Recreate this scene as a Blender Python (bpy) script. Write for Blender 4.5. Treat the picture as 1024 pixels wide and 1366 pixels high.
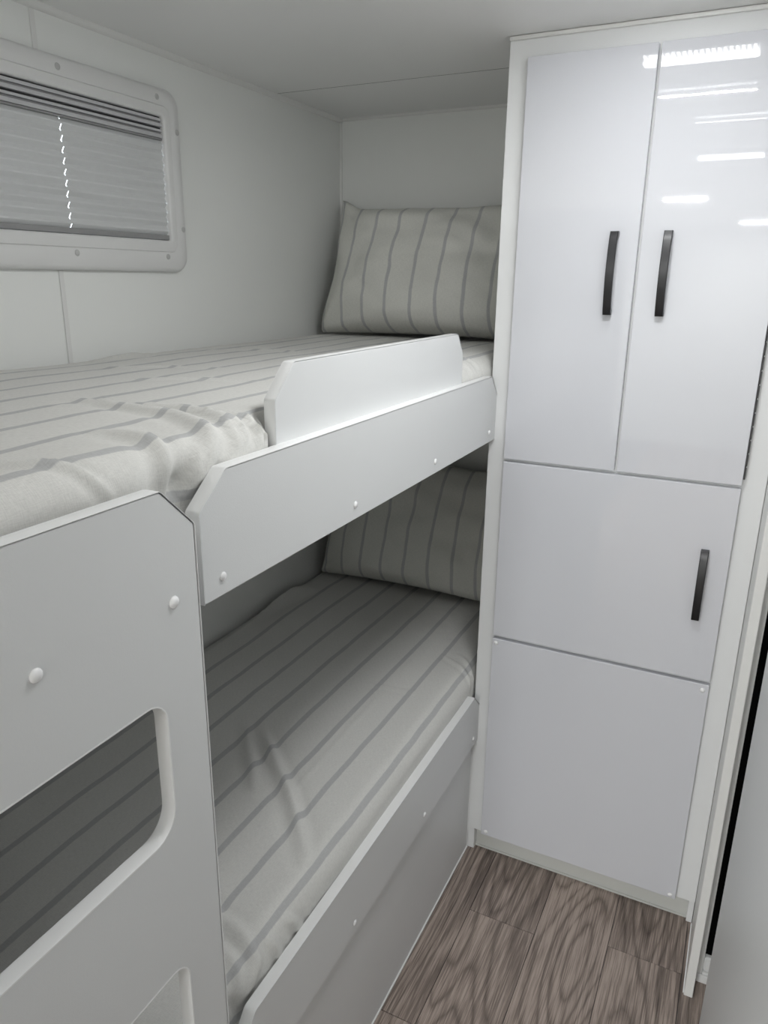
import bpy, bmesh, math, random
from mathutils import Vector, Matrix, noise

random.seed(7)
for o in list(bpy.data.objects):
    bpy.data.objects.remove(o)
scene = bpy.context.scene
C = scene.collection

# ------------------------------------------------------------------ camera
cam_d = bpy.data.cameras.new('camera')
cam = bpy.data.objects.new('camera', cam_d)
C.objects.link(cam)
scene.camera = cam
cam_d.sensor_fit = 'HORIZONTAL'
cam_d.sensor_width = 36.0
cam_d.lens = 36.0 * 991.5 / 1024.0
cam_d.clip_start = 0.02
CR = Vector((0.897295, 0.44129281, 0.01106043))
CU = Vector((-0.14198803, 0.26480334, 0.95379169))
CF = Vector((-0.41797258, 0.85740297, -0.30026501))
CL = Vector((1.22589, -2.18388, 1.49388))
cam.matrix_world = Matrix(((CR.x, CU.x, -CF.x, CL.x), (CR.y, CU.y, -CF.y, CL.y), (CR.z, CU.z, -CF.z, CL.z), (0, 0, 0, 1)))

# ------------------------------------------------------------------ world and exposure
w = bpy.data.worlds.new('daylight')
scene.world = w
w.use_nodes = True
w.node_tree.nodes['Background'].inputs[0].default_value = (0.85, 0.93, 1.0, 1)
w.node_tree.nodes['Background'].inputs[1].default_value = 4.0
vs = scene.view_settings
vs.view_transform = 'Standard'
vs.look = 'None'
vs.gamma = 1.0
vs.use_curve_mapping = False
vs.exposure = -0.25
LAMP = {'cabinet': 0.15, 'strip': 4.9, 'strip_2': 0.2, 'aisle': 0.1, 'far': 60.0}      # watts of light per lamp

# ------------------------------------------------------------------ dimensions (metres)
H = 1.95                     # ceiling
XS = 0.704                   # cabinet left side / bunk front
XR0, XR1 = 0.700, 0.7177     # rail inner / outer face
XL0, XL1 = 0.7150, 0.7327    # ladder board inner / outer face
YC, YD = -0.569, -0.5853     # carcass face, door face
YLR = -1.6185                # ladder board right edge
YEND = -2.020                # foot end of the bunks

# ------------------------------------------------------------------ materials
def new_mat(name, color, rough=0.45, coat=0.0, spec=0.5):
    m = bpy.data.materials.new(name)
    m.use_nodes = True
    b = m.node_tree.nodes['Principled BSDF']
    b.inputs['Base Color'].default_value = (*color, 1)
    b.inputs['Roughness'].default_value = rough
    b.inputs['Specular IOR Level'].default_value = spec
    if coat:
        b.inputs['Coat Weight'].default_value = coat
        b.inputs['Coat Roughness'].default_value = 0.02
    return m

def nd(m, t, **kw):
    n = m.node_tree.nodes.new(t)
    for k, v in kw.items():
        setattr(n, k, v)
    return n

def ln(m, a, b):
    m.node_tree.links.new(a, b)

def add_grain(m, scale, strength, dist=0.0004):
    tc = nd(m, 'ShaderNodeTexCoord')
    n = nd(m, 'ShaderNodeTexNoise')
    n.inputs['Scale'].default_value = scale
    n.inputs['Detail'].default_value = 3
    ln(m, tc.outputs['Object'], n.inputs['Vector'])
    bp = nd(m, 'ShaderNodeBump')
    bp.inputs['Strength'].default_value = strength
    bp.inputs['Distance'].default_value = dist
    ln(m, n.outputs['Fac'], bp.inputs['Height'])
    ln(m, bp.outputs['Normal'], m.node_tree.nodes['Principled BSDF'].inputs['Normal'])

M = {}
M['wall'] = new_mat('wall white vinyl', (0.875, 0.885, 0.86), 0.42); add_grain(M['wall'], 260, 0.10)
M['ceiling'] = new_mat('ceiling white', (0.87, 0.87, 0.86), 0.40); add_grain(M['ceiling'], 240, 0.08)
M['trim'] = new_mat('white trim', (0.80, 0.80, 0.78), 0.35)
M['board'] = new_mat('white satin board', (0.745, 0.755, 0.755), 0.40); add_grain(M['board'], 420, 0.22)
M['edge'] = new_mat('white edging', (0.86, 0.865, 0.86), 0.28)
M['carcass'] = new_mat('white carcass', (0.80, 0.81, 0.81), 0.32)
M['gloss'] = new_mat('white gloss door', (0.645, 0.655, 0.69), 0.5, coat=1.0, spec=0.0)
M['cap'] = new_mat('white screw cap', (0.86, 0.86, 0.86), 0.25)
M['plinth'] = new_mat('plinth grey white', (0.62, 0.63, 0.60), 0.45)
M['black'] = new_mat('black satin metal', (0.006, 0.006, 0.008), 0.32)
M['matt'] = new_mat('black rubber', (0.002, 0.002, 0.002), 0.9, spec=0.05)  # near lightless black; also paints the shade in the door gap
M['hinge'] = new_mat('dark hinge metal', (0.06, 0.06, 0.06), 0.4)
M['win'] = new_mat('window plastic', (0.76, 0.76, 0.75), 0.38)
M['capgrey'] = new_mat('grey screw cap', (0.52, 0.52, 0.51), 0.4)
M['railgrey'] = new_mat('blind rail grey', (0.30, 0.30, 0.30), 0.4)
M['dark'] = new_mat('dark gap', (0.03, 0.03, 0.03), 0.7)
M['screen'] = new_mat('folded screen', (0.55, 0.55, 0.56), 0.6)
M['backing'] = new_mat('backing grey', (0.08, 0.08, 0.08), 0.7)
M['cord'] = new_mat('white cord', (0.8, 0.8, 0.8), 0.6)
M['metal'] = new_mat('lamp housing', (0.75, 0.75, 0.75), 0.3)
M['door'] = new_mat('grey white door leaf', (0.70, 0.715, 0.715), 0.38); add_grain(M['door'], 300, 0.1)

M['aisle'] = new_mat('light absorbing aisle panel', (0.14, 0.14, 0.14), 0.4)  # kept this dark to soak up bounce light near the ladder board

def glass_mat():
    m = new_mat('window glass', (1, 1, 1), 0.0)
    b = m.node_tree.nodes['Principled BSDF']
    b.inputs['Transmission Weight'].default_value = 1.0
    b.inputs['IOR'].default_value = 1.45
    return m
M['glass'] = glass_mat()

def blind_mat():
    m = new_mat('pleated blind', (0.66, 0.67, 0.67), 0.7, spec=0.2)
    add_grain(m, 500, 0.15)
    return m
M['blind'] = blind_mat()

def emit_mat(name, color, strength):
    m = bpy.data.materials.new(name)
    m.use_nodes = True
    nt = m.node_tree
    nt.nodes.remove(nt.nodes['Principled BSDF'])
    e = nt.nodes.new('ShaderNodeEmission')
    e.inputs[0].default_value = (*color, 1)
    e.inputs[1].default_value = strength
    nt.links.new(e.outputs[0], nt.nodes['Material Output'].inputs[0])
    return m

def stripe_mat(name, base, band, offset, period, width):
    """linen with woven stripes; U of the uv map is the distance across the cloth in metres"""
    m = new_mat(name, base, 0.85, spec=0.15)
    bs = m.node_tree.nodes['Principled BSDF']
    bs.inputs['Sheen Weight'].default_value = 0.08
    uv = nd(m, 'ShaderNodeUVMap', uv_map='cloth')
    sp = nd(m, 'ShaderNodeSeparateXYZ')
    ln(m, uv.outputs['UV'], sp.inputs[0])
    def math_(op, a, b):
        n = nd(m, 'ShaderNodeMath', operation=op)
        for i, v in enumerate((a, b)):
            if v is None: continue
            if isinstance(v, (int, float)): n.inputs[i].default_value = v
            else: ln(m, v, n.inputs[i])
        return n.outputs[0]
    wob = nd(m, 'ShaderNodeTexNoise')
    wob.inputs['Scale'].default_value = 9
    ln(m, uv.outputs['UV'], wob.inputs['Vector'])
    wv = math_('MULTIPLY', math_('SUBTRACT', wob.outputs['Fac'], 0.5), 0.006)
    u = math_('ADD', math_('SUBTRACT', sp.outputs['X'], offset), wv)
    f = math_('FRACT', math_('DIVIDE', math_('ADD', u, period * 20.5), period), None)
    d = math_('MULTIPLY', math_('ABSOLUTE', math_('SUBTRACT', f, 0.5), None), period)
    mr = nd(m, 'ShaderNodeMapRange', interpolation_type='SMOOTHSTEP')
    ln(m, d, mr.inputs['Value'])
    mr.inputs['From Min'].default_value = width * 0.5 - 0.0012
    mr.inputs['From Max'].default_value = width * 0.5 + 0.0012
    mr.inputs['To Min'].default_value = 1.0
    mr.inputs['To Max'].default_value = 0.0
    # weave threads
    mp = nd(m, 'ShaderNodeMapping')
    mp.inputs['Scale'].default_value = (900, 120, 1)
    ln(m, uv.outputs['UV'], mp.inputs['Vector'])
    n1 = nd(m, 'ShaderNodeTexNoise'); n1.inputs['Scale'].default_value = 1.0; n1.inputs['Detail'].default_value = 2
    ln(m, mp.outputs[0], n1.inputs['Vector'])
    mp2 = nd(m, 'ShaderNodeMapping')
    mp2.inputs['Scale'].default_value = (120, 900, 1)
    ln(m, uv.outputs['UV'], mp2.inputs['Vector'])
    n2 = nd(m, 'ShaderNodeTexNoise'); n2.inputs['Scale'].default_value = 1.0; n2.inputs['Detail'].default_value = 2
    ln(m, mp2.outputs[0], n2.inputs['Vector'])
    wsum = math_('ADD', n1.outputs['Fac'], n2.outputs['Fac'])
    var = nd(m, 'ShaderNodeMapRange')
    ln(m, wsum, var.inputs['Value'])
    var.inputs['From Min'].default_value = 0.6
    var.inputs['From Max'].default_value = 1.4
    var.inputs['To Min'].default_value = 0.88
    var.inputs['To Max'].default_value = 1.08
    mix = nd(m, 'ShaderNodeMix', data_type='RGBA')
    mix.inputs['A'].default_value = (*base, 1)
    mix.inputs['B'].default_value = (*band, 1)
    ln(m, mr.outputs[0], mix.inputs['Factor'])
    vm = nd(m, 'ShaderNodeVectorMath', operation='SCALE')
    ln(m, mix.outputs['Result'], vm.inputs[0])
    ln(m, var.outputs[0], vm.inputs['Scale'])
    ln(m, vm.outputs[0], bs.inputs['Base Color'])
    bp = nd(m, 'ShaderNodeBump')
    bp.inputs['Strength'].default_value = 0.25
    bp.inputs['Distance'].default_value = 0.0006
    ln(m, wsum, bp.inputs['Height'])
    ln(m, bp.outputs['Normal'], bs.inputs['Normal'])
    return m

LINEN, BAND = (0.73, 0.725, 0.695), (0.52, 0.523, 0.52)
M['sheet_up'] = stripe_mat('striped sheet', LINEN, BAND, 0.016, 0.081, 0.0125)
M['sheet_low'] = stripe_mat('striped sheet shifted', LINEN, BAND, 0.034, 0.081, 0.0125)
M['pillow'] = stripe_mat('striped pillowcase', (0.74, 0.74, 0.69), BAND, 0.0, 0.076, 0.0095)

def wood_mat():
    m = new_mat('grey brown oak plank', (0.2, 0.17, 0.15), 0.42, spec=0.35)
    bs = m.node_tree.nodes['Principled BSDF']
    tc = nd(m, 'ShaderNodeTexCoord')
    oi = nd(m, 'ShaderNodeObjectInfo')
    off = nd(m, 'ShaderNodeVectorMath', operation='SCALE')
    off.inputs[0].default_value = (13.7, 29.3, 41.1)
    ln(m, oi.outputs['Random'], off.inputs['Scale'])
    add = nd(m, 'ShaderNodeVectorMath', operation='ADD')
    ln(m, tc.outputs['Object'], add.inputs[0]); ln(m, off.outputs[0], add.inputs[1])
    def mapped(sc):
        mp = nd(m, 'ShaderNodeMapping')
        mp.inputs['Scale'].default_value = sc
        ln(m, add.outputs[0], mp.inputs['Vector'])
        return mp.outputs[0]
    def nz(vec, scale, detail, rough=0.5, dist=0.0):
        n = nd(m, 'ShaderNodeTexNoise')
        n.inputs['Scale'].default_value = scale
        n.inputs['Detail'].default_value = detail
        n.inputs['Roughness'].default_value = rough
        n.inputs['Distortion'].default_value = dist
        ln(m, vec, n.inputs['Vector'])
        return n.outputs['Fac']
    def math_(op, a, b=None):
        n = nd(m, 'ShaderNodeMath', operation=op)
        for i, v in enumerate((a, b)):
            if v is None: continue
            if isinstance(v, (int, float)): n.inputs[i].default_value = v
            else: ln(m, v, n.inputs[i])
        return n.outputs[0]
    field = nz(mapped((5.0, 0.9, 1)), 1.0, 1.0, 0.3, 0.15)
    jig = math_('MULTIPLY', nz(mapped((45, 9, 1)), 1.0, 2), 0.022)
    rings = math_('MULTIPLY', math_('ABSOLUTE', math_('SUBTRACT', math_('FRACT', math_('MULTIPLY', math_('ADD', field, jig), 24.0)), 0.5)), 2.0)
    ring_d = math_('POWER', rings, 3.0)
    fib = nz(mapped((420, 11, 1)), 1.0, 4, 0.6)
    fib2 = nz(mapped((90, 3, 1)), 1.0, 3, 0.6)
    cloud = nz(mapped((5, 2, 1)), 1.0, 3)
    t = math_('ADD', math_('MULTIPLY', fib, 0.85), math_('MULTIPLY', fib2, 0.38))
    t = math_('ADD', t, math_('MULTIPLY', cloud, 0.35))
    t = math_('SUBTRACT', t, math_('SUBTRACT', math_('MULTIPLY', ring_d, 0.20), 0.05))
    t = math_('ADD', t, math_('MULTIPLY', oi.outputs['Random'], 0.12))
    cr = nd(m, 'ShaderNodeValToRGB')
    e = cr.color_ramp.elements
    e[0].position = 0.50; e[0].color = (0.075, 0.058, 0.050, 1)
    e[1].position = 1.12; e[1].color = (0.42, 0.345, 0.30, 1)
    k = cr.color_ramp.elements.new(0.78); k.color = (0.205, 0.165, 0.142, 1)
    ln(m, t, cr.inputs[0])
    ln(m, cr.outputs[0], bs.inputs['Base Color'])
    bp = nd(m, 'ShaderNodeBump')
    bp.inputs['Strength'].default_value = 0.25
    bp.inputs['Distance'].default_value = 0.0008
    ln(m, t, bp.inputs['Height'])
    ln(m, bp.outputs['Normal'], bs.inputs['Normal'])
    return m
M['wood'] = wood_mat()

# ------------------------------------------------------------------ mesh helpers
def world_loc(o):
    v = Vector((0, 0, 0))
    while o is not None:
        v += o.location
        o = o.parent
    return v

def finish(bm, name, mat, parent=None, smooth=None, origin=None):
    """link a bmesh given in world coordinates as one mesh object"""
    bmesh.ops.recalc_face_normals(bm, faces=bm.faces[:])
    base = world_loc(parent) if parent else Vector((0, 0, 0))
    org = Vector(origin) if origin else base
    bmesh.ops.translate(bm, verts=bm.verts[:], vec=-org)
    me = bpy.data.meshes.new(name)
    bm.to_mesh(me); bm.free()
    me.materials.append(M[mat])
    if smooth is not None:
        for p in me.polygons: p.use_smooth = True
        if smooth < 179: me.set_sharp_from_angle(angle=math.radians(smooth))
    o = bpy.data.objects.new(name, me)
    C.objects.link(o)
    o.location = org - base
    if parent: o.parent = parent
    return o

def add_box(bm, x0, x1, y0, y1, z0, z1, bev=0.0, seg=1):
    vs_ = [bm.verts.new((x, y, z)) for x in (x0, x1) for y in (y0, y1) for z in (z0, z1)]
    fs = [(0, 1, 3, 2), (4, 6, 7, 5), (0, 4, 5, 1), (2, 3, 7, 6), (0, 2, 6, 4), (1, 5, 7, 3)]
    faces = [bm.faces.new([vs_[i] for i in f]) for f in fs]
    if bev:
        es = list({e for f in faces for e in f.edges})
        bmesh.ops.bevel(bm, geom=es, offset=bev, segments=seg, profile=0.5, affect='EDGES', clamp_overlap=True)

def box(name, mat, dims, parent=None, bev=0.0, seg=1, origin=None):
    bm = bmesh.new()
    add_box(bm, *dims, bev=bev, seg=seg)
    return finish(bm, name, mat, parent, origin=origin)

def boxes(name, mat, lst, parent=None, bev=0.0):
    bm = bmesh.new()
    for d in lst: add_box(bm, *d, bev=bev)
    return finish(bm, name, mat, parent)

def empty(name, loc):
    o = bpy.data.objects.new(name, None)
    o.empty_display_size = 0.1
    C.objects.link(o)
    o.location = loc
    return o

def tag(o, label, cat, group=None):
    o['label'] = label; o['category'] = cat
    if group: o['group'] = group
    return o

def structure(o, label=None, cat=None):
    o['kind'] = 'structure'
    if label: o['label'] = label
    if cat: o['category'] = cat
    return o

def round_corners(pts, radii, n=6):
    """polygon with rounded corners; radii is one number per point"""
    out = []
    L = len(pts)
    for i, (p, r) in enumerate(zip(pts, radii)):
        p = Vector(p); a = Vector(pts[i - 1]); b = Vector(pts[(i + 1) % L])
        if r <= 0:
            out.append(p); continue
        da = (a - p).normalized(); db = (b - p).normalized()
        ang = da.angle(db)
        t = r / math.tan(ang / 2)
        c = p + (da + db).normalized() * (r / math.sin(ang / 2))
        s = p + da * t; e = p + db * t
        a0 = math.atan2((s - c).y, (s - c).x); a1 = math.atan2((e - c).y, (e - c).x)
        d = (a1 - a0 + math.pi) % (2 * math.pi) - math.pi
        for k in range(n + 1):
            q = a0 + d * k / n
            out.append(c + Vector((math.cos(q), math.sin(q))) * r)
    return out

def sheet_board(name, mat, outline, holes, x0, x1, parent, bev=0.0015):
    """flat board lying in the y-z plane between x0 and x1, with cut-outs"""
    bm = bmesh.new()
    edges = []
    for loop in [outline] + holes:
        vv = [bm.verts.new((x0, p[0], p[1])) for p in loop]
        for i in range(len(vv)):
            edges.append(bm.edges.new((vv[i], vv[(i + 1) % len(vv)])))
    bmesh.ops.triangle_fill(bm, use_beauty=True, use_dissolve=False, edges=edges)
    r = bmesh.ops.extrude_face_region(bm, geom=bm.faces[:])
    nv = [g for g in r['geom'] if isinstance(g, bmesh.types.BMVert)]
    bmesh.ops.translate(bm, verts=nv, vec=(x1 - x0, 0, 0))
    bmesh.ops.recalc_face_normals(bm, faces=bm.faces[:])
    if bev:
        es = [e for e in bm.edges if len(e.link_faces) == 2 and e.calc_face_angle(0) > 1.2]
        bmesh.ops.bevel(bm, geom=es, offset=bev, segments=2, profile=0.5, affect='EDGES')
    return finish(bm, name, mat, parent, smooth=16)

def edging(name, mat, path, x0, x1, t, parent, lip=0.0008, closed=False):
    """edge strip that follows a (y, z) path; t > 0 goes to the left of the path"""
    bm = bmesh.new()
    P = [Vector(p) for p in path]
    n = len(P)
    prof = [(x0 - lip, -0.0012), (x0 - lip, t * 0.5), (x0 + 0.0022, t), (x1 - 0.0022, t), (x1 + lip, t * 0.5), (x1 + lip, -0.0012)]
    rows = []
    for i in range(n):
        if closed:
            a, b = P[i - 1], P[(i + 1) % n]
        else:
            a, b = P[max(i - 1, 0)], P[min(i + 1, n - 1)]
        d1 = (P[i] - a).normalized() if (P[i] - a).length > 1e-9 else (b - P[i]).normalized()
        d2 = (b - P[i]).normalized() if (b - P[i]).length > 1e-9 else d1
        n1 = Vector((-d1.y, d1.x)); n2 = Vector((-d2.y, d2.x))
        nn = (n1 + n2).normalized()
        k = 1.0 / max(0.4, nn.dot(n1))
        rows.append([bm.verts.new((x, P[i].x + nn.x * o * k, P[i].y + nn.y * o * k)) for x, o in prof])
    m_ = len(prof)
    rng = range(n) if closed else range(n - 1)
    for i in rng:
        j = (i + 1) % n
        for q in range(m_):
            bm.faces.new((rows[i][q], rows[i][(q + 1) % m_], rows[j][(q + 1) % m_], rows[j][q]))
    if not closed:
        bm.faces.new(rows[0]); bm.faces.new(rows[-1])
    return finish(bm, name, mat, parent, smooth=30)

def dome_mesh(name, r, h, mat):
    bm = bmesh.new()
    rings = []
    for k in range(5):
        a = k / 5 * math.pi / 2
        rr = r * math.cos(a); zz = h * math.sin(a)
        rings.append([bm.verts.new((rr * math.cos(t), rr * math.sin(t), zz)) for t in [2 * math.pi * i / 16 for i in range(16)]])
    top = bm.verts.new((0, 0, h))
    for k in range(4):
        for i in range(16):
            bm.faces.new((rings[k][i], rings[k][(i + 1) % 16], rings[k + 1][(i + 1) % 16], rings[k + 1][i]))
    for i in range(16):
        bm.faces.new((rings[4][i], rings[4][(i + 1) % 16], top))
    bm.faces.new(rings[0])
    bmesh.ops.recalc_face_normals(bm, faces=bm.faces[:])
    me = bpy.data.meshes.new(name)
    bm.to_mesh(me); bm.free()
    for p in me.polygons: p.use_smooth = True
    me.materials.append(M[mat])
    return me

CAP = dome_mesh('screw_cap', 0.0068, 0.0042, 'cap')
CAPS = dome_mesh('screw_cap_small', 0.0056, 0.0032, 'cap')
CAPW = dome_mesh('screw_cap_window', 0.0062, 0.0016, 'capgrey')

def cap(mesh, p, face, parent):
    """face '+x' or '-y'"""
    o = bpy.data.objects.new('screw_cap', mesh)
    C.objects.link(o)
    o.parent = parent
    o.location = Vector(p) - world_loc(parent)
    o.rotation_euler = (0, math.pi / 2, 0) if face == '+x' else (math.pi / 2, 0, 0)
    return o

# ================================================================== the setting
# floor: backing with separate planks
floor = structure(box('floor', 'backing', (-0.05, 2.35, -6.55, 0.05, -0.06, -0.004)))
PW = 0.1635
joints = {0: -1.104, 1: -0.768, 2: -0.330, 3: -0.722, 4: -1.350, 5: -0.9, 6: -0.5, 7: -1.2, 8: -0.75, -1: -0.62}
mesh_cache = {}
for row in range(-1, 9):
    x0 = 0.785 + PW * (row - 1)
    if row == 0: x0 = 0.785 - PW
    x0 = 0.785 + PW * (row - 1)
    x1 = x0 + PW
    if x0 < 0.40 or x1 > 2.35: continue
    ys = [0.0]
    j = joints.get(row, -0.8)
    while j > -6.5:
        ys.append(j); j -= 1.22
    ys.append(-6.5)
    for a, b in zip(ys[:-1], ys[1:]):
        bm = bmesh.new()
        g = 0.0007
        add_box(bm, x0 + g, x1 - g, b + g, a - g, -0.0045, 0.0, bev=0.0006)
        finish(bm, 'plank', 'wood', floor, origin=((x0 + x1) / 2, (a + b) / 2, -0.002))

# ceiling: backing with two panels
ceiling = structure(box('ceiling', 'backing', (-0.05, 2.35, -6.55, 0.05, H + 0.006, H + 0.05)))
box('panel', 'ceiling', (-0.05, 2.35, -0.3512, 0.0, H, H + 0.006), ceiling)
box('joint_strip', 'dark', (-0.05, 2.35, -0.3547, -0.3513, H + 0.0003, H + 0.0058), ceiling)  # dark fill standing in for the shade inside the panel gap
box('panel', 'ceiling', (-0.05, 2.35, -6.55, -0.3548, H, H + 0.006), ceiling)

# left wall with the window opening
WY0, WY1, WZ0, WZ1 = -1.615, -0.807, 1.568, 1.818
wall_left = structure(boxes('wall_left', 'wall', [
    (-0.04, 0, -6.5, WY0, 0, H), (-0.04, 0, WY1, 0.0, 0, H),
    (-0.04, 0, WY0, WY1, 0, WZ0), (-0.04, 0, WY0, WY1, WZ1, H)]))
box('joint_strip', 'trim', (0, 0.0022, -1.1120, -1.1005, 0, 1.5015), wall_left, bev=0.0008)
box('joint_strip', 'trim', (0, 0.0022, -1.1120, -1.1005, 1.8735, H - 0.012), wall_left, bev=0.0008)
box('joint_strip', 'trim', (0, 0.0022, -2.31, -2.2985, 0, H - 0.012), wall_left, bev=0.0008)
wall_back = structure(box('wall_back', 'wall', (-0.04, 2.35, 0, 0.04, 0, H)))
wall_foot = structure(box('wall_foot', 'wall', (0, 0.745, -2.06, YEND - 0.003, 0, 1.75)))  # out of view; height set by how much rear light passes over
wall_rear = structure(box('wall_rear', 'wall', (-0.04, 2.35, -6.54, -6.5, 0, H)))
wall_right_rear = structure(box('wall_right_rear', 'wall', (2.30, 2.35, -6.5, 0.0, 0, H)))
wall_right_return = structure(box('wall_right_return', 'wall', (1.315, 2.30, -2.69, -2.65, 0, H)))
# cornices and corner beads
def quarter(name, axis, p, length, r, signs, mat='trim'):
    """concave-free quarter bead in a corner"""
    bm = bmesh.new()
    pts = [(0, 0)] + [(r * math.cos(a), r * math.sin(a)) for a in [math.pi / 2 * k / 5 for k in range(6)]]
    ends = []
    for s in (0, length):
        row = []
        for a, b in pts:
            if axis == 'y': row.append(bm.verts.new((p[0] + a * signs[0], p[1] + s, p[2] + b * signs[1])))
            elif axis == 'x': row.append(bm.verts.new((p[0] + s, p[1] + a * signs[0], p[2] + b * signs[1])))
            else: row.append(bm.verts.new((p[0] + a * signs[0], p[1] + b * signs[1], p[2] + s)))
        ends.append(row)
    n = len(pts)
    for i in range(n):
        bm.faces.new((ends[0][i], ends[0][(i + 1) % n], ends[1][(i + 1) % n], ends[1][i]))
    bm.faces.new(ends[0]); bm.faces.new(ends[1])
    return structure(finish(bm, name, mat, smooth=30))
quarter('trim_1', 'y', (0, -6.5, H), 6.5, 0.011, (1, -1))
quarter('trim_2', 'x', (0.0, 0, H), XS, 0.007, (-1, -1))
quarter('trim_3', 'z', (0, 0, 0.0), H - 0.008, 0.006, (1, -1))

# window: frame with reveal, pane, caps
window = structure(empty('window_1', (0, (WY0 + WY1) / 2, WZ0)))
def rrect_ring(y0, y1, z0, z1, r, n=8):
    return round_corners([(y0, z0), (y1, z0), (y1, z1), (y0, z1)], [r] * 4, n)
def window_frame():
    oy0, oy1, oz0, oz1 = WY0 - 0.055, -0.752, 1.502, 1.873
    prof = [(0.0, 0.0005, 0.034), (0.0, 0.010, 0.034), (0.0025, 0.015, 0.032), (0.007, 0.018, 0.030), (0.0325, 0.0185, 0.022),
            (0.0340, 0.0172, 0.021), (0.0356, 0.0200, 0.020), (0.0490, 0.0205, 0.012), (0.0530, 0.0190, 0.010), (0.0545, 0.0160, 0.009), (0.0548, -0.040, 0.009)]
    bm = bmesh.new()
    rings = []
    for ins, h, r in prof:
        # the reveal ends exactly on the opening
        k = ins / 0.0548
        y0 = oy0 + (WY0 + 0.0005 - oy0) * k; y1 = oy1 + (WY1 - 0.0005 - oy1) * k
        z0 = oz0 + (WZ0 + 0.0005 - oz0) * k; z1 = oz1 + (WZ1 - 0.0005 - oz1) * k
        rings.append([bm.verts.new((h, p.x, p.y)) for p in rrect_ring(y0, y1, z0, z1, r)])
    for a, b in zip(rings[:-1], rings[1:]):
        n = len(a)
        for i in range(n):
            bm.faces.new((a[i], a[(i + 1) % n], b[(i + 1) % n], b[i]))
    return finish(bm, 'window_frame', 'win', window, smooth=50)
wf = window_frame()
for y in (-0.821, -1.077, -1.343, -1.600):
    cap(CAPW, (0.0183, y, 1.853), '+x', wf)
    cap(CAPW, (0.0183, y, 1.534), '+x', wf)
for z in (1.793, 1.594):
    cap(CAPW, (0.0183, -0.7645, z), '+x', wf)
box('pane', 'glass', (-0.039, -0.034, WY0 + 0.002, WY1 - 0.002, WZ0 + 0.002, WZ1 - 0.002), window)

# blind: thin pleated cloth with cord holes, folded screen above
blind = tag(empty('pleated_blind', (0.003, (WY0 + WY1) / 2, WZ0)), 'grey pleated blind with cord holes pulled over the caravan window', 'blind')
BZ0, BZ1 = 1.579, 1.771
def pleats():
    bm = bmesh.new()
    NP = 10
    pitch = (BZ1 - BZ0) / NP
    ya, yb = WY0 + 0.002, WY1 - 0.0007
    cords = [-1.345, -1.0775]
    cuts = [ya]
    for c in cords: cuts += [c - 0.0010, c + 0.0010]
    cuts += [yb - 0.0055, yb - 0.0030, yb]
    zs, xs = [], []
    fr = (0.0, 0.16, 0.42, 0.58, 0.84)
    for k in range(NP):
        for f in fr:
            zs.append(BZ0 + pitch * (k + f))
            xs.append(0.0075 + 0.0065 * (1 - abs(2 * f - 1)))
    zs.append(BZ1); xs.append(0.0075)
    grid = [[bm.verts.new((xs[j], y, zs[j])) for y in cuts] for j in range(len(zs))]
    holes = {1, 3, 6}
    for j in range(len(zs) - 1):
        for i in range(len(cuts) - 1):
            if i in holes and (j % 5) in ((0, 1, 4) if i != 6 else (2,)):
                continue
            bm.faces.new((grid[j][i], grid[j][i + 1], grid[j + 1][i + 1], grid[j + 1][i]))
    return finish(bm, 'pleated_cloth', 'blind', blind)
pl = pleats()
box('bottom_rail', 'railgrey', (0.001, 0.0155, WY0 + 0.002, WY1 - 0.002, WZ0 + 0.001, BZ0 + 0.0005), blind, bev=0.001)
box('middle_rail', 'railgrey', (0.001, 0.0145, WY0 + 0.002, WY1 - 0.002, BZ1, BZ1 + 0.0035), blind, bev=0.0008)
zz = BZ1 + 0.0042
for k, (h, mt, xx) in enumerate(((0.0075, 'screen', -0.007), (0.003, 'railgrey', -0.011), (0.0050, 'screen', -0.008), (0.0030, 'dark', -0.012),
                                (0.0070, 'screen', -0.007), (0.0028, 'railgrey', -0.011), (0.0060, 'screen', -0.009))):
    box('screen_fold', mt, (0.001, xx + 0.0225, WY0 + 0.002, WY1 - 0.002, zz, zz + h), blind, bev=0.0006)
    zz += h + 0.0008
box('head_rail', 'dark', (0.001, 0.011, WY0 + 0.002, WY1 - 0.002, zz, WZ1 - 0.0015), blind)

# right side: door post, jamb, black strip painting the dark of the gap, door leaf
post = structure(boxes('trim_4', 'trim', [(1.2838, 1.3020, -0.776, YC, 0, H)], bev=0.0012))
boxes('floor_bead', 'edge', [(1.2816, 1.2838, -0.770, YC, 0, 0.006)], post)
jamb = structure(box('trim_5', 'trim', (1.3024, 1.3150, -0.722, -0.56, 0, H), bev=0.002))
boxes('sill_block', 'edge', [(1.3155, 1.345, -0.722, -0.62, 0.028, 0.068)], jamb, bev=0.004)
boxes('base_block', 'edge', [(1.3055, 1.345, -0.727, -0.7225, 0, 0.022)], jamb, bev=0.001)
boxes('lower_block', 'edge', [(1.3155, 1.345, -0.722, -0.62, 0, 0.0275)], jamb)
box('gap_shade', 'matt', (1.3155, 1.345, -0.712, -0.60, 0.070, H), jamb)  # black strip in place of the unlit void between jamb and leaf
door = structure(box('door_1', 'door', (1.3150, 1.350, -1.745, -0.900, 0.006, H - 0.02), bev=0.0015))
structure(box('wall_right', 'wall', (1.355, 1.395, -1.75, -0.56, 0, H)))
structure(box('wall_right_aisle', 'aisle', (1.318, 1.358, -2.65, -1.75, 0, H)))  # out of view; darkened to hold light off the ladder board

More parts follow.
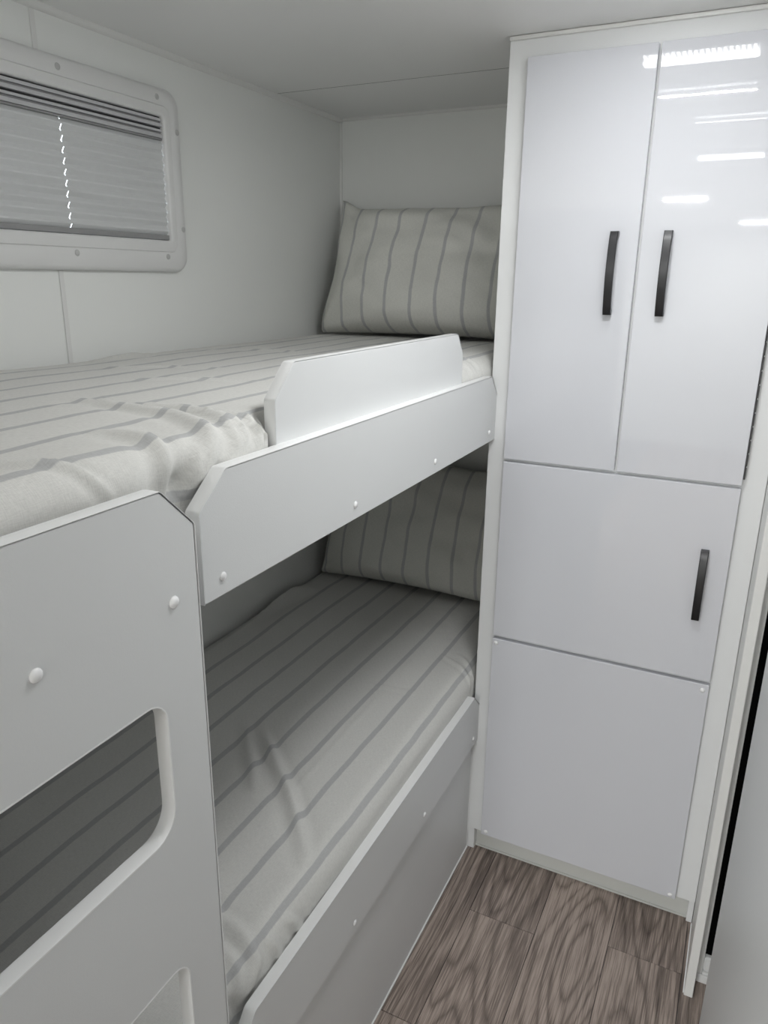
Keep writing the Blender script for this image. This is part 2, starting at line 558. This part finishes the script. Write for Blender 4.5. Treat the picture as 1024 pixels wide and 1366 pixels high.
# ================================================================== wardrobe
wd = tag(empty('wardrobe', ((XS + 1.2833) / 2, -0.285, 0)), 'tall white gloss built-in wardrobe with four fronts and black bar handles', 'wardrobe')
box('carcass', 'carcass', (XS, 1.2833, YC, -0.002, 0.067, H - 0.0005), wd, bev=0.0012)
box('plinth', 'plinth', (0.7235, 1.2765, -0.549, -0.012, 0.0005, 0.0665), wd)
box('foot_block', 'carcass', (0.7042, 0.7230, -0.5665, -0.50, 0.0005, 0.0665), wd, bev=0.0008)
box('foot_block', 'carcass', (1.2695, 1.2830, -0.563, -0.55, 0.0005, 0.0665), wd, bev=0.0008)
box('floor_bead', 'plinth', (0.7235, 1.2690, -0.5525, -0.5495, 0.0005, 0.006), wd)
# bead against the ceiling
bm = bmesh.new()
add_box(bm, XS + 0.0003, 1.2833, YC - 0.0065, YC - 0.0004, H - 0.0085, H - 0.0006, bev=0.002, seg=2)
finish(bm, 'ceiling_bead', 'trim', wd, smooth=40)

def handle(parent, xc, z0, z1):
    bm = bmesh.new()
    n = 18
    wdt = 0.0078
    rows = []
    L = z1 - z0
    for k in range(n + 1):
        t = k / n
        z = z0 + L * t
        out = 0.016 + 0.011 * math.sin(math.pi * t)          # outer face
        inn = 0.0 if k in (0, n) else max(0.0, out - 0.0065)
        if k in (0, n): out -= 0.002
        if k in (1, n - 1): inn = 0.0
        rows.append([bm.verts.new((xc - wdt, YD - inn, z)), bm.verts.new((xc - wdt, YD - out + 0.001, z)), bm.verts.new((xc - wdt + 0.0012, YD - out, z)),
                     bm.verts.new((xc + wdt - 0.0012, YD - out, z)), bm.verts.new((xc + wdt, YD - out + 0.001, z)), bm.verts.new((xc + wdt, YD - inn, z))])
    for a, b in zip(rows[:-1], rows[1:]):
        for i in range(6):
            bm.faces.new((a[i], a[(i + 1) % 6], b[(i + 1) % 6], b[i]))
    bm.faces.new(rows[0]); bm.faces.new(rows[-1])
    o = finish(bm, 'handle', 'black', parent, smooth=30)
    o['label'] = 'black arched bar handle'
    return o

def front(name, x0, x1, z0, z1, mat='gloss'):
    return box(name, mat, (x0, x1, YD, YC - 0.0004, z0, z1), wd, bev=0.0012, seg=2)
d1 = front('door', 0.7466, 0.9900, 1.1062, 1.9076)
d2 = front('door', 0.9956, 1.2388, 1.1062, 1.9076)
d3 = front('door', 0.7466, 1.2388, 0.6640, 1.0990)
d4 = front('access_panel', 0.7466, 1.2388, 0.0725, 0.6548)
handle(d1, 0.9455, 1.428, 1.586)
handle(d2, 1.0455, 1.428, 1.586)
handle(d3, 1.1905, 0.807, 0.963)
for x, z in ((0.756, 0.644), (1.226, 0.641), (0.760, 0.084), (1.226, 0.082)):
    cap(CAPS, (x, YD, z), '-y', d4)
# piano hinge on the right door
hz = 1.118
bm = bmesh.new()
add_box(bm, 1.2391, 1.2410, -0.5790, YC - 0.0005, 1.118, 1.900)
hg = finish(bm, 'piano_hinge', 'matt', wd)
bm = bmesh.new()
k = 0
while hz < 1.89:
    rr = 0.0019
    ring = []
    for z in (hz + 0.001, hz + 0.025):
        ring.append([bm.verts.new((1.2409 + rr * math.cos(t), -0.5815 + rr * math.sin(t), z)) for t in [2 * math.pi * i / 8 for i in range(8)]])
    for i in range(8):
        bm.faces.new((ring[0][i], ring[0][(i + 1) % 8], ring[1][(i + 1) % 8], ring[1][i]))
    bm.faces.new(ring[0]); bm.faces.new(ring[1])
    hz += 0.027
finish(bm, 'knuckle', 'hinge', hg, smooth=60)

# ================================================================== bunk bed
bed = tag(empty('bunk_bed', (0.36, -1.01, 0)), 'white built-in bunk bed with chamfered side rails and slotted ladder board', 'bunk bed')
# ladder board
slots = []
for zt in (1.079, 0.735, 0.391):
    slots.append(round_corners([(-1.962, zt - 0.165), (-1.6785, zt - 0.165), (-1.6785, zt), (-1.962, zt)], [0.034, 0.034, 0.026, 0.026], 8))
lad_out = round_corners([(YLR, 0.0), (YLR, 1.251), (-1.664, 1.2955), (YEND, 1.2955), (YEND, 0.0)], [0, 0.006, 0.008, 0, 0], 4)
ladder = sheet_board('ladder_board', 'board', [(p[0], p[1]) for p in lad_out], [[(p.x, p.y) for p in s] for s in slots], XL0, XL1, bed, bev=0.0016)
edging('edging_strip', 'edge', [tuple(p) for p in lad_out[:-1]], XL0, XL1, -0.0016, ladder)
for s in slots:
    edging('slot_edging', 'edge', [tuple(p) for p in s], XL0, XL1, 0.0009, ladder, lip=0.0003, closed=True)
for y, z in ((-1.656, 1.178), (-1.822, 1.179), (-1.98, 1.179), (-1.656, 0.372), (-1.822, 0.372)):
    cap(CAP, (XL1, y, z), '+x', ladder)

# upper rail
YRL = -1.5915
ur = round_corners([(YC - 0.0006, 1.145), (YC - 0.0006, 1.247), (-0.609, 1.2905), (-1.543, 1.2905), (YRL, 1.251), (YRL, 1.145)], [0, 0.004, 0.006, 0.007, 0.006, 0], 4)
urail = sheet_board('side_rail', 'board', [(p[0], p[1]) for p in ur], [], XR0, XR1, bed, bev=0.001)
edging('edging_strip', 'edge', [tuple(p) for p in ur[1:]], XR0, XR1, -0.0016, urail)
for y in (-0.612, -0.926, -1.240, -1.558):
    cap(CAPS, (XR1, y, 1.1675), '+x', urail)
# guard board
gd = round_corners([(-0.752, 1.215), (-0.752, 1.352), (-0.782, 1.390), (-1.371, 1.390), (-1.416, 1.347), (-1.416, 1.215)], [0, 0.004, 0.008, 0.010, 0.006, 0], 4)
guard = sheet_board('guard_board', 'board', [(p[0], p[1]) for p in gd], [], 0.684, XR0 - 0.0006, bed, bev=0.001)
edging('edging_strip', 'edge', [tuple(p) for p in gd], 0.684, XR0 - 0.0014, -0.0016, guard)
# lower rail
lr = round_corners([(YC - 0.0006, 0.347), (YC - 0.0006, 0.452), (-0.610, 0.4915), (-1.543, 0.4915), (-1.585, 0.440), (-1.585, 0.347)], [0, 0.004, 0.006, 0.012, 0.006, 0], 5)
lrail = sheet_board('side_rail', 'board', [(p[0], p[1]) for p in lr], [], XR0 + 0.0002, XR1, bed, bev=0.001)
edging('edging_strip', 'edge', [tuple(p) for p in lr[1:]], XR0 + 0.0002, XR1, -0.0016, lrail)
for y in (-0.605, -0.921, -1.243, -1.558):
    cap(CAPS, (XR1, y, 0.3715), '+x', lrail)
# bases and kick board
box('upper_base', 'board', (0.003, XR0 - 0.0005, YEND, -0.003, 1.160, 1.196), bed, bev=0.001)
box('lower_base', 'board', (0.003, XR0 - 0.0005, YEND, -0.003, 0.347, 0.405), bed, bev=0.001)
kb = box('kick_board', 'board', (0.6880, 0.7036, YEND, YC - 0.0006, 0.0005, 0.3464), bed)
box('floor_bead', 'edge', (0.7037, 0.7068, YLR, YC - 0.0006, 0.0005, 0.005), kb, bev=0.0006)
box('corner_bead', 'edge', (0.7037, 0.7056, YC - 0.003, YC - 0.0006, 0.006, 0.346), kb, bev=0.0006)
box('cleat', 'board', (0.6998, XL0 - 0.0004, YEND, YLR - 0.02, 1.10, 1.24), bed)
box('cleat', 'board', (0.6998, XL0 - 0.0004, YEND, YLR - 0.02, 0.3472, 0.46), bed)

# ================================================================== mattresses
def seg_dist(px, py, pts):
    best = 9.0; side = 0.0; bt = 0.0
    n = len(pts) - 1
    for i in range(n):
        ax, ay = pts[i]; bx, by = pts[i + 1]
        dx, dy = bx - ax, by - ay
        L2 = dx * dx + dy * dy
        t = ((px - ax) * dx + (py - ay) * dy) / L2
        tc = min(1, max(0, t))
        ex, ey = px - (ax + dx * tc), py - (ay + dy * tc)
        d = math.hypot(ex, ey)
        if d < best:
            best = d
            side = (dx * ey - dy * ex) / math.sqrt(L2)
            bt = (i + tc) / n
    return best, side, bt

def mattress(name, mat, z0, ztop, xf, folds, dents, extra=None, front_fn=None):
    r, rb = 0.042, 0.03
    # cross-section: (s, x, z, nx, nz)
    sec = []
    xb = 0.006
    nz_ = 7
    for k in range(4):                                   # wall side
        sec.append((-0.08 + 0.02 * k, xb, z0 + (ztop - rb - z0) * k / 4, -1, 0))
    for k in range(6):
        a = math.pi / 2 * k / 5
        sec.append((xb + rb * (a / (math.pi / 2)) * 1.0 - 0.012, xb + rb - rb * math.cos(a), ztop - rb + rb * math.sin(a), -math.cos(a), math.sin(a)))
    n = 98
    xa, xe = xb + rb, xf - r
    for k in range(1, n):
        x = xa + (xe - xa) * k / n
        sec.append((x, x, ztop, 0, 1))
    for k in range(15):
        a = math.pi / 2 * k / 14
        sec.append((xe + r * a, xe + r * math.sin(a), ztop - r + r * math.cos(a), math.sin(a), math.cos(a)))
    sf = xe + r * math.pi / 2
    drop = ztop - r - z0
    m = max(3, int(drop / 0.006))
    for k in range(1, m + 1):
        sec.append((sf + drop * k / m, xf, ztop - r - drop * k / m, 1, 0))
    ya, yb = YEND + 0.006, -0.006
    NY = 330
    bm = bmesh.new()
    uvl = bm.loops.layers.uv.new('cloth')
    rows = []; suv = []
    for j in range(NY + 1):
        y = ya + (yb - ya) * j / NY
        row = []
        e = min(y - ya, yb - y)
        endr = 0.0
        if e < 0.04: endr = 0.04 - math.sqrt(max(0, 0.04 ** 2 - (0.04 - e) ** 2))
        for s, x, z, nx, nz in sec:
            top = max(0.0, nz)
            d = 0.0
            d += 0.0030 * noise.noise(Vector((s * 4, y * 3.2, z0))) * 1.5
            d += 0.0011 * noise.noise(Vector((s * 15, y * 9, 3 + z0)))
            d += 0.0005 * noise.noise(Vector((s * 45, y * 38, 9 + z0)))
            for pts, wd_, amp in folds:
                bb, side, t = seg_dist(s, y, pts)
                if bb < wd_ * 4:
                    tap = min(1.0, 4 * t * (1 - t) + 0.25)
                    q = side / wd_ if bb < abs(side) + 1e-5 else bb / wd_
                    # steep on one side, soft on the other
                    d += amp * tap * math.exp(-(bb / wd_) ** 2) * (1 + 0.6 * math.tanh(q * 1.5))
                    d -= 0.5 * amp * tap * math.exp(-((bb - 1.6 * wd_) / wd_) ** 2)
            for cx_, cy_, rx_, ry_, amp in dents:
                q = ((s - cx_) / rx_) ** 2 + ((y - cy_) / ry_) ** 2
                if q < 6: d += amp * math.exp(-q)
            fx = 0.0
            if front_fn and nx > 0.0: fx = front_fn(y) * min(1, nx * 1.3)
            if nx < 0: d *= 0.0
            xx = x + nx * d + fx
            if nx > 0.5: xx = min(xx, xf + 0.0005 + fx)
            row.append(bm.verts.new((max(0.003, xx), y, z + top * d - endr * (1 if z > z0 + 0.04 else 0))))
        rows.append(row)
    S = [q[0] for q in sec]
    for j in range(NY):
        y0_ = ya + (yb - ya) * j / NY; y1_ = ya + (yb - ya) * (j + 1) / NY
        for i in range(len(sec) - 1):
            f = bm.faces.new((rows[j][i], rows[j][i + 1], rows[j + 1][i + 1], rows[j + 1][i]))
            for lp, u in zip(f.loops, ((S[i], y0_), (S[i + 1], y0_), (S[i + 1], y1_), (S[i], y1_))):
                lp[uvl].uv = u
    bm.faces.new(rows[0]); bm.faces.new(rows[-1])
    bm.faces.new([rows[j][0] for j in range(NY + 1)] + [rows[j][-1] for j in range(NY, -1, -1)])
    return finish(bm, name, mat, None, smooth=70, origin=((xb + xf) / 2, (ya + yb) / 2, z0))

def guard_push(y):
    a = 1 / (1 + math.exp(-(y + 1.424) / 0.004)); b = 1 / (1 + math.exp((y + 0.744) / 0.004))
    return -0.0155 * a * b

up_folds = [
    ([(0.40, -1.46), (0.50, -1.475), (0.60, -1.485), (0.68, -1.520), (0.74, -1.575), (0.765, -1.60)], 0.011, 0.0062),
    ([(0.60, -1.60), (0.67, -1.598), (0.72, -1.606), (0.77, -1.612)], 0.012, 0.0078),
    ([(0.56, -1.80), (0.62, -1.755), (0.68, -1.715), (0.72, -1.690)], 0.006, 0.0047),
    ([(0.52, -1.440), (0.61, -1.448), (0.69, -1.470), (0.76, -1.520)], 0.008, 0.0062),
    ([(0.64, -1.465), (0.70, -1.490), (0.76, -1.545)], 0.006, 0.0062),
    ([(0.66, -1.435), (0.72, -1.449), (0.77, -1.485)], 0.0055, 0.0070),
    ([(0.68, -1.426), (0.73, -1.432), (0.77, -1.455)], 0.005, 0.0070),
    ([(0.69, -1.55), (0.73, -1.575), (0.76, -1.600)], 0.006, 0.0054),
    ([(0.42, -1.52), (0.47, -1.46), (0.55, -1.42)], 0.010, 0.0016),
    ([(0.03, -1.08), (0.05, -0.95)], 0.020, 0.0060),
    ([(0.30, -1.30), (0.38, -1.22), (0.50, -1.18)], 0.012, 0.0020),
    ([(0.15, -1.20), (0.24, -1.10), (0.36, -1.08)], 0.010, 0.0022),
    ([(0.10, -0.80), (0.20, -0.70), (0.30, -0.72)], 0.012, 0.0022),
    ([(0.45, -0.70), (0.55, -0.62), (0.66, -0.64)], 0.010, 0.0025),
    ([(0.66, -0.70), (0.71, -0.68), (0.76, -0.67)], 0.007, 0.0040),
    ([(0.66, -0.64), (0.71, -0.63), (0.76, -0.64)], 0.007, 0.0035),
]
up_dents = [(0.74, -1.60, 0.05, 0.035, -0.020), (0.35, -1.2, 0.35, 0.5, 0.004), (0.68, -1.73, 0.05, 0.06, 0.003), (0.64, -1.55, 0.05, 0.03, -0.006)]
m1 = mattress('mattress', 'sheet_up', 1.1975, 1.329, 0.6985, up_folds, up_dents, front_fn=guard_push)
tag(m1, 'upper bunk mattress in cream striped sheet, behind the guard board', 'mattress')
low_folds = [
    ([(0.38, -1.045), (0.46, -1.115), (0.55, -1.195), (0.66, -1.315)], 0.013, 0.0085),
    ([(0.33, -1.035), (0.42, -1.14), (0.49, -1.225)], 0.014, 0.0050),
    ([(0.52, -1.470), (0.64, -1.485), (0.70, -1.500), (0.74, -1.540)], 0.012, 0.0060),
    ([(0.56, -1.520), (0.66, -1.525), (0.72, -1.545)], 0.010, 0.0055),
    ([(0.66, -1.590), (0.72, -1.572), (0.76, -1.560)], 0.007, 0.0055),
    ([(0.69, -1.425), (0.72, -1.405), (0.76, -1.380)], 0.008, 0.0045),
    ([(0.68, -1.470), (0.73, -1.455), (0.76, -1.440)], 0.008, 0.0045),
    ([(0.60, -0.54), (0.68, -0.585), (0.74, -0.600)], 0.006, 0.0035),
    ([(0.64, -0.52), (0.70, -0.57), (0.75, -0.580)], 0.006, 0.0035),
    ([(0.50, -0.765), (0.62, -0.745)], 0.008, 0.0015),
    ([(0.545, -0.40), (0.540, -0.80), (0.555, -1.45)], 0.004, 0.0014),
    ([(0.03, -0.55), (0.05, -0.35)], 0.03, 0.0150),
]
low_dents = [(0.06, -0.45, 0.12, 0.22, 0.016), (0.30, -0.9, 0.3, 0.6, 0.006), (0.74, -1.58, 0.06, 0.05, -0.016)]
m2 = mattress('mattress', 'sheet_low', 0.4065, 0.549, 0.6990, low_folds, low_dents)
tag(m2, 'lower bunk mattress in grey-white striped sheet, half in shadow', 'mattress')

# ================================================================== pillows
def pillow(name, W, Hh, T, loc, tilt, seed, corner_flop=0.0):
    """W x Hh cushion standing in local x-z, thickness along local y; loc = middle of its lower edge"""
    bm = bmesh.new()
    uvl = bm.loops.layers.uv.new('cloth')
    NU, NV = 72, 52
    def pos(u, v, side):
        k = 0.075
        x = W / 2 * u * (1 - k * (1 - v * v) * abs(u) ** 2)
        z = Hh / 2 * v * (1 - k * 0.9 * (1 - u * u) * abs(v) ** 2)
        th = T / 2 * (max(0, (1 - abs(u) ** 2.8)) * max(0, (1 - abs(v) ** 2.8))) ** 0.40
        # sag: fuller towards the bottom
        th *= 1.0 - 0.16 * v
        th -= 0.013 * math.exp(-((u - 0.62 - 0.10 * v) / 0.10) ** 2) * (1 - v * v)
        nse = noise.noise(Vector((u * 2.2 + seed, v * 2.0, side * 3.1))) * 0.016
        nse += noise.noise(Vector((u * 6 + seed, v * 5, side * 7.7))) * 0.006
        # creases that run in from the corners
        for cu in (-1, 1):
            for cv in (-1, 1):
                du, dv = u - cu, v - cv
                rr = math.hypot(du * W, dv * Hh)
                an = math.atan2(dv * Hh * -cv, du * W * -cu)
                nse += 0.008 * math.sin(an * 9 + seed + cu) * math.exp(-((rr - 0.09) / 0.06) ** 2)
        edge = min(1, (1 - abs(u)) * 5) * min(1, (1 - abs(v)) * 5)
        y = side * (th + nse * edge)
        if side < 0: y = min(y, 0)
        else: y = max(y, 0) * 0.75
        # the upper left corner stands up a little
        z += corner_flop * math.exp(-(((u + 1) / 0.16) ** 2 + ((v - 1) / 0.25) ** 2))
        x += 0.007 * noise.noise(Vector((v * 2.6, seed, 0.3))) * abs(u) ** 3
        z += 0.007 * noise.noise(Vector((u * 3.1, seed, 5.3))) * max(0, v) ** 3
        return Vector((x, y, z + Hh / 2))
    rot = Matrix.Rotation(tilt, 4, 'X')
    def um(i, n):
        u = -1 + 2 * i / n
        return math.copysign(abs(u) ** 0.9, u)
    front = {}; back = {}
    for j in range(NV + 1):
        for i in range(NU + 1):
            u = -1 + 2 * i / NU; v = -1 + 2 * j / NV
            u = math.copysign(abs(u) ** 0.9, u); v = math.copysign(abs(v) ** 0.9, v)
            p = rot @ pos(u, v, -1) + Vector(loc)
            front[i, j] = bm.verts.new(p)
            if i in (0, NU) or j in (0, NV): back[i, j] = front[i, j]
            else: back[i, j] = bm.verts.new(rot @ pos(u, v, 1) + Vector(loc))
    for j in range(NV):
        for i in range(NU):
            for g, flip in ((front, False), (back, True)):
                idx = [(i, j), (i + 1, j), (i + 1, j + 1), (i, j + 1)]
                if flip: idx = idx[::-1]
                f = bm.faces.new([g[a] for a in idx])
                for lp, (a, b) in zip(f.loops, idx):
                    lp[uvl].uv = (um(a, NU) * W / 2, um(b, NV) * Hh / 2)
    return finish(bm, name, 'pillow', None, smooth=180, origin=loc)

p1 = pillow('pillow', 0.640, 0.376, 0.200, (0.356, -0.192, 1.334), -math.radians(20), 1.3, corner_flop=0.034)
tag(p1, 'striped pillow leaning on the back wall of the upper bunk', 'pillow')
p2 = pillow('pillow', 0.660, 0.415, 0.200, (0.360, -0.205, 0.557), -math.radians(20), 4.1)
tag(p2, 'shaded striped pillow at the head of the lower bunk', 'pillow')

# ================================================================== ceiling lights (outside the frame, mirrored in the gloss doors)
def lamp(x, y, lx, ly, watts, label, beam=180, glow=25.0, tube=True):
    r = tag(empty('ceiling_light', (x, y, H)), label, 'light', 'ceiling lights along the aisle')
    key = 'lamp glow %.0f' % glow
    if key not in M: M[key] = emit_mat(key, (0.97, 0.99, 1.0), glow)
    z1 = H - 0.0006
    box('housing', 'metal', (x - lx / 2, x + lx / 2, y - ly / 2, y + ly / 2, z1 - 0.006, z1), r, bev=0.0015)
    if tube:
        bm = bmesh.new()
        add_box(bm, x - lx / 2 + 0.012, x + lx / 2 - 0.012, y - ly * 0.34, y - ly * 0.02, z1 - 0.017, z1 - 0.0062, bev=0.004, seg=2)
        finish(bm, 'diffuser', key, r, smooth=60)
    bm = bmesh.new()
    nn = 20
    for rw in ((0.14, 0.36) if tube else (0.25,)):
        for k in range(nn):
            xx = x - lx / 2 + 0.02 + (lx - 0.04) * k / (nn - 1)
            add_box(bm, xx - 0.0028, xx + 0.0028, y + ly * rw - 0.0028, y + ly * rw + 0.0028, z1 - 0.010, z1 - 0.0062)
    o = finish(bm, 'led_chips', key, r)
    o['kind'] = 'stuff'
    # the light the lamp gives
    ld = bpy.data.lights.new('lamp_beam', 'AREA')
    ld.shape = 'RECTANGLE'; ld.size = lx - 0.03; ld.size_y = ly * 0.3
    ld.energy = watts; ld.spread = math.radians(beam); ld.color = (0.985, 0.995, 1.0)
    lo = bpy.data.objects.new('lamp_beam', ld)
    C.objects.link(lo); lo.parent = r
    lo.location = (0, -ly * 0.18, -0.0180)
    return r
lamp(1.035, -0.845, 0.25, 0.080, LAMP['cabinet'], 'slim ceiling light with bright tube right in front of the wardrobe doors', beam=140)
lamp(1.030, -1.15, 0.25, 0.050, LAMP['strip'], 'narrow dotted ceiling light strip next to the tube light by the wardrobe', tube=False, glow=12)
lamp(1.07, -1.52, 0.22, 0.050, LAMP['strip_2'], 'narrow dotted ceiling light strip above the ladder board', tube=False, glow=12)
lamp(1.04, -2.27, 0.25, 0.080, LAMP['aisle'], 'slim ceiling light with tube above the aisle at the bunk foot end')
lamp(0.75, -3.75, 0.25, 0.080, LAMP['far'], 'slim ceiling light with tube in the middle of the rear room')
lamp(1.09, -5.70, 0.25, 0.080, LAMP['far'], 'slim ceiling light with tube farthest from the wardrobe')
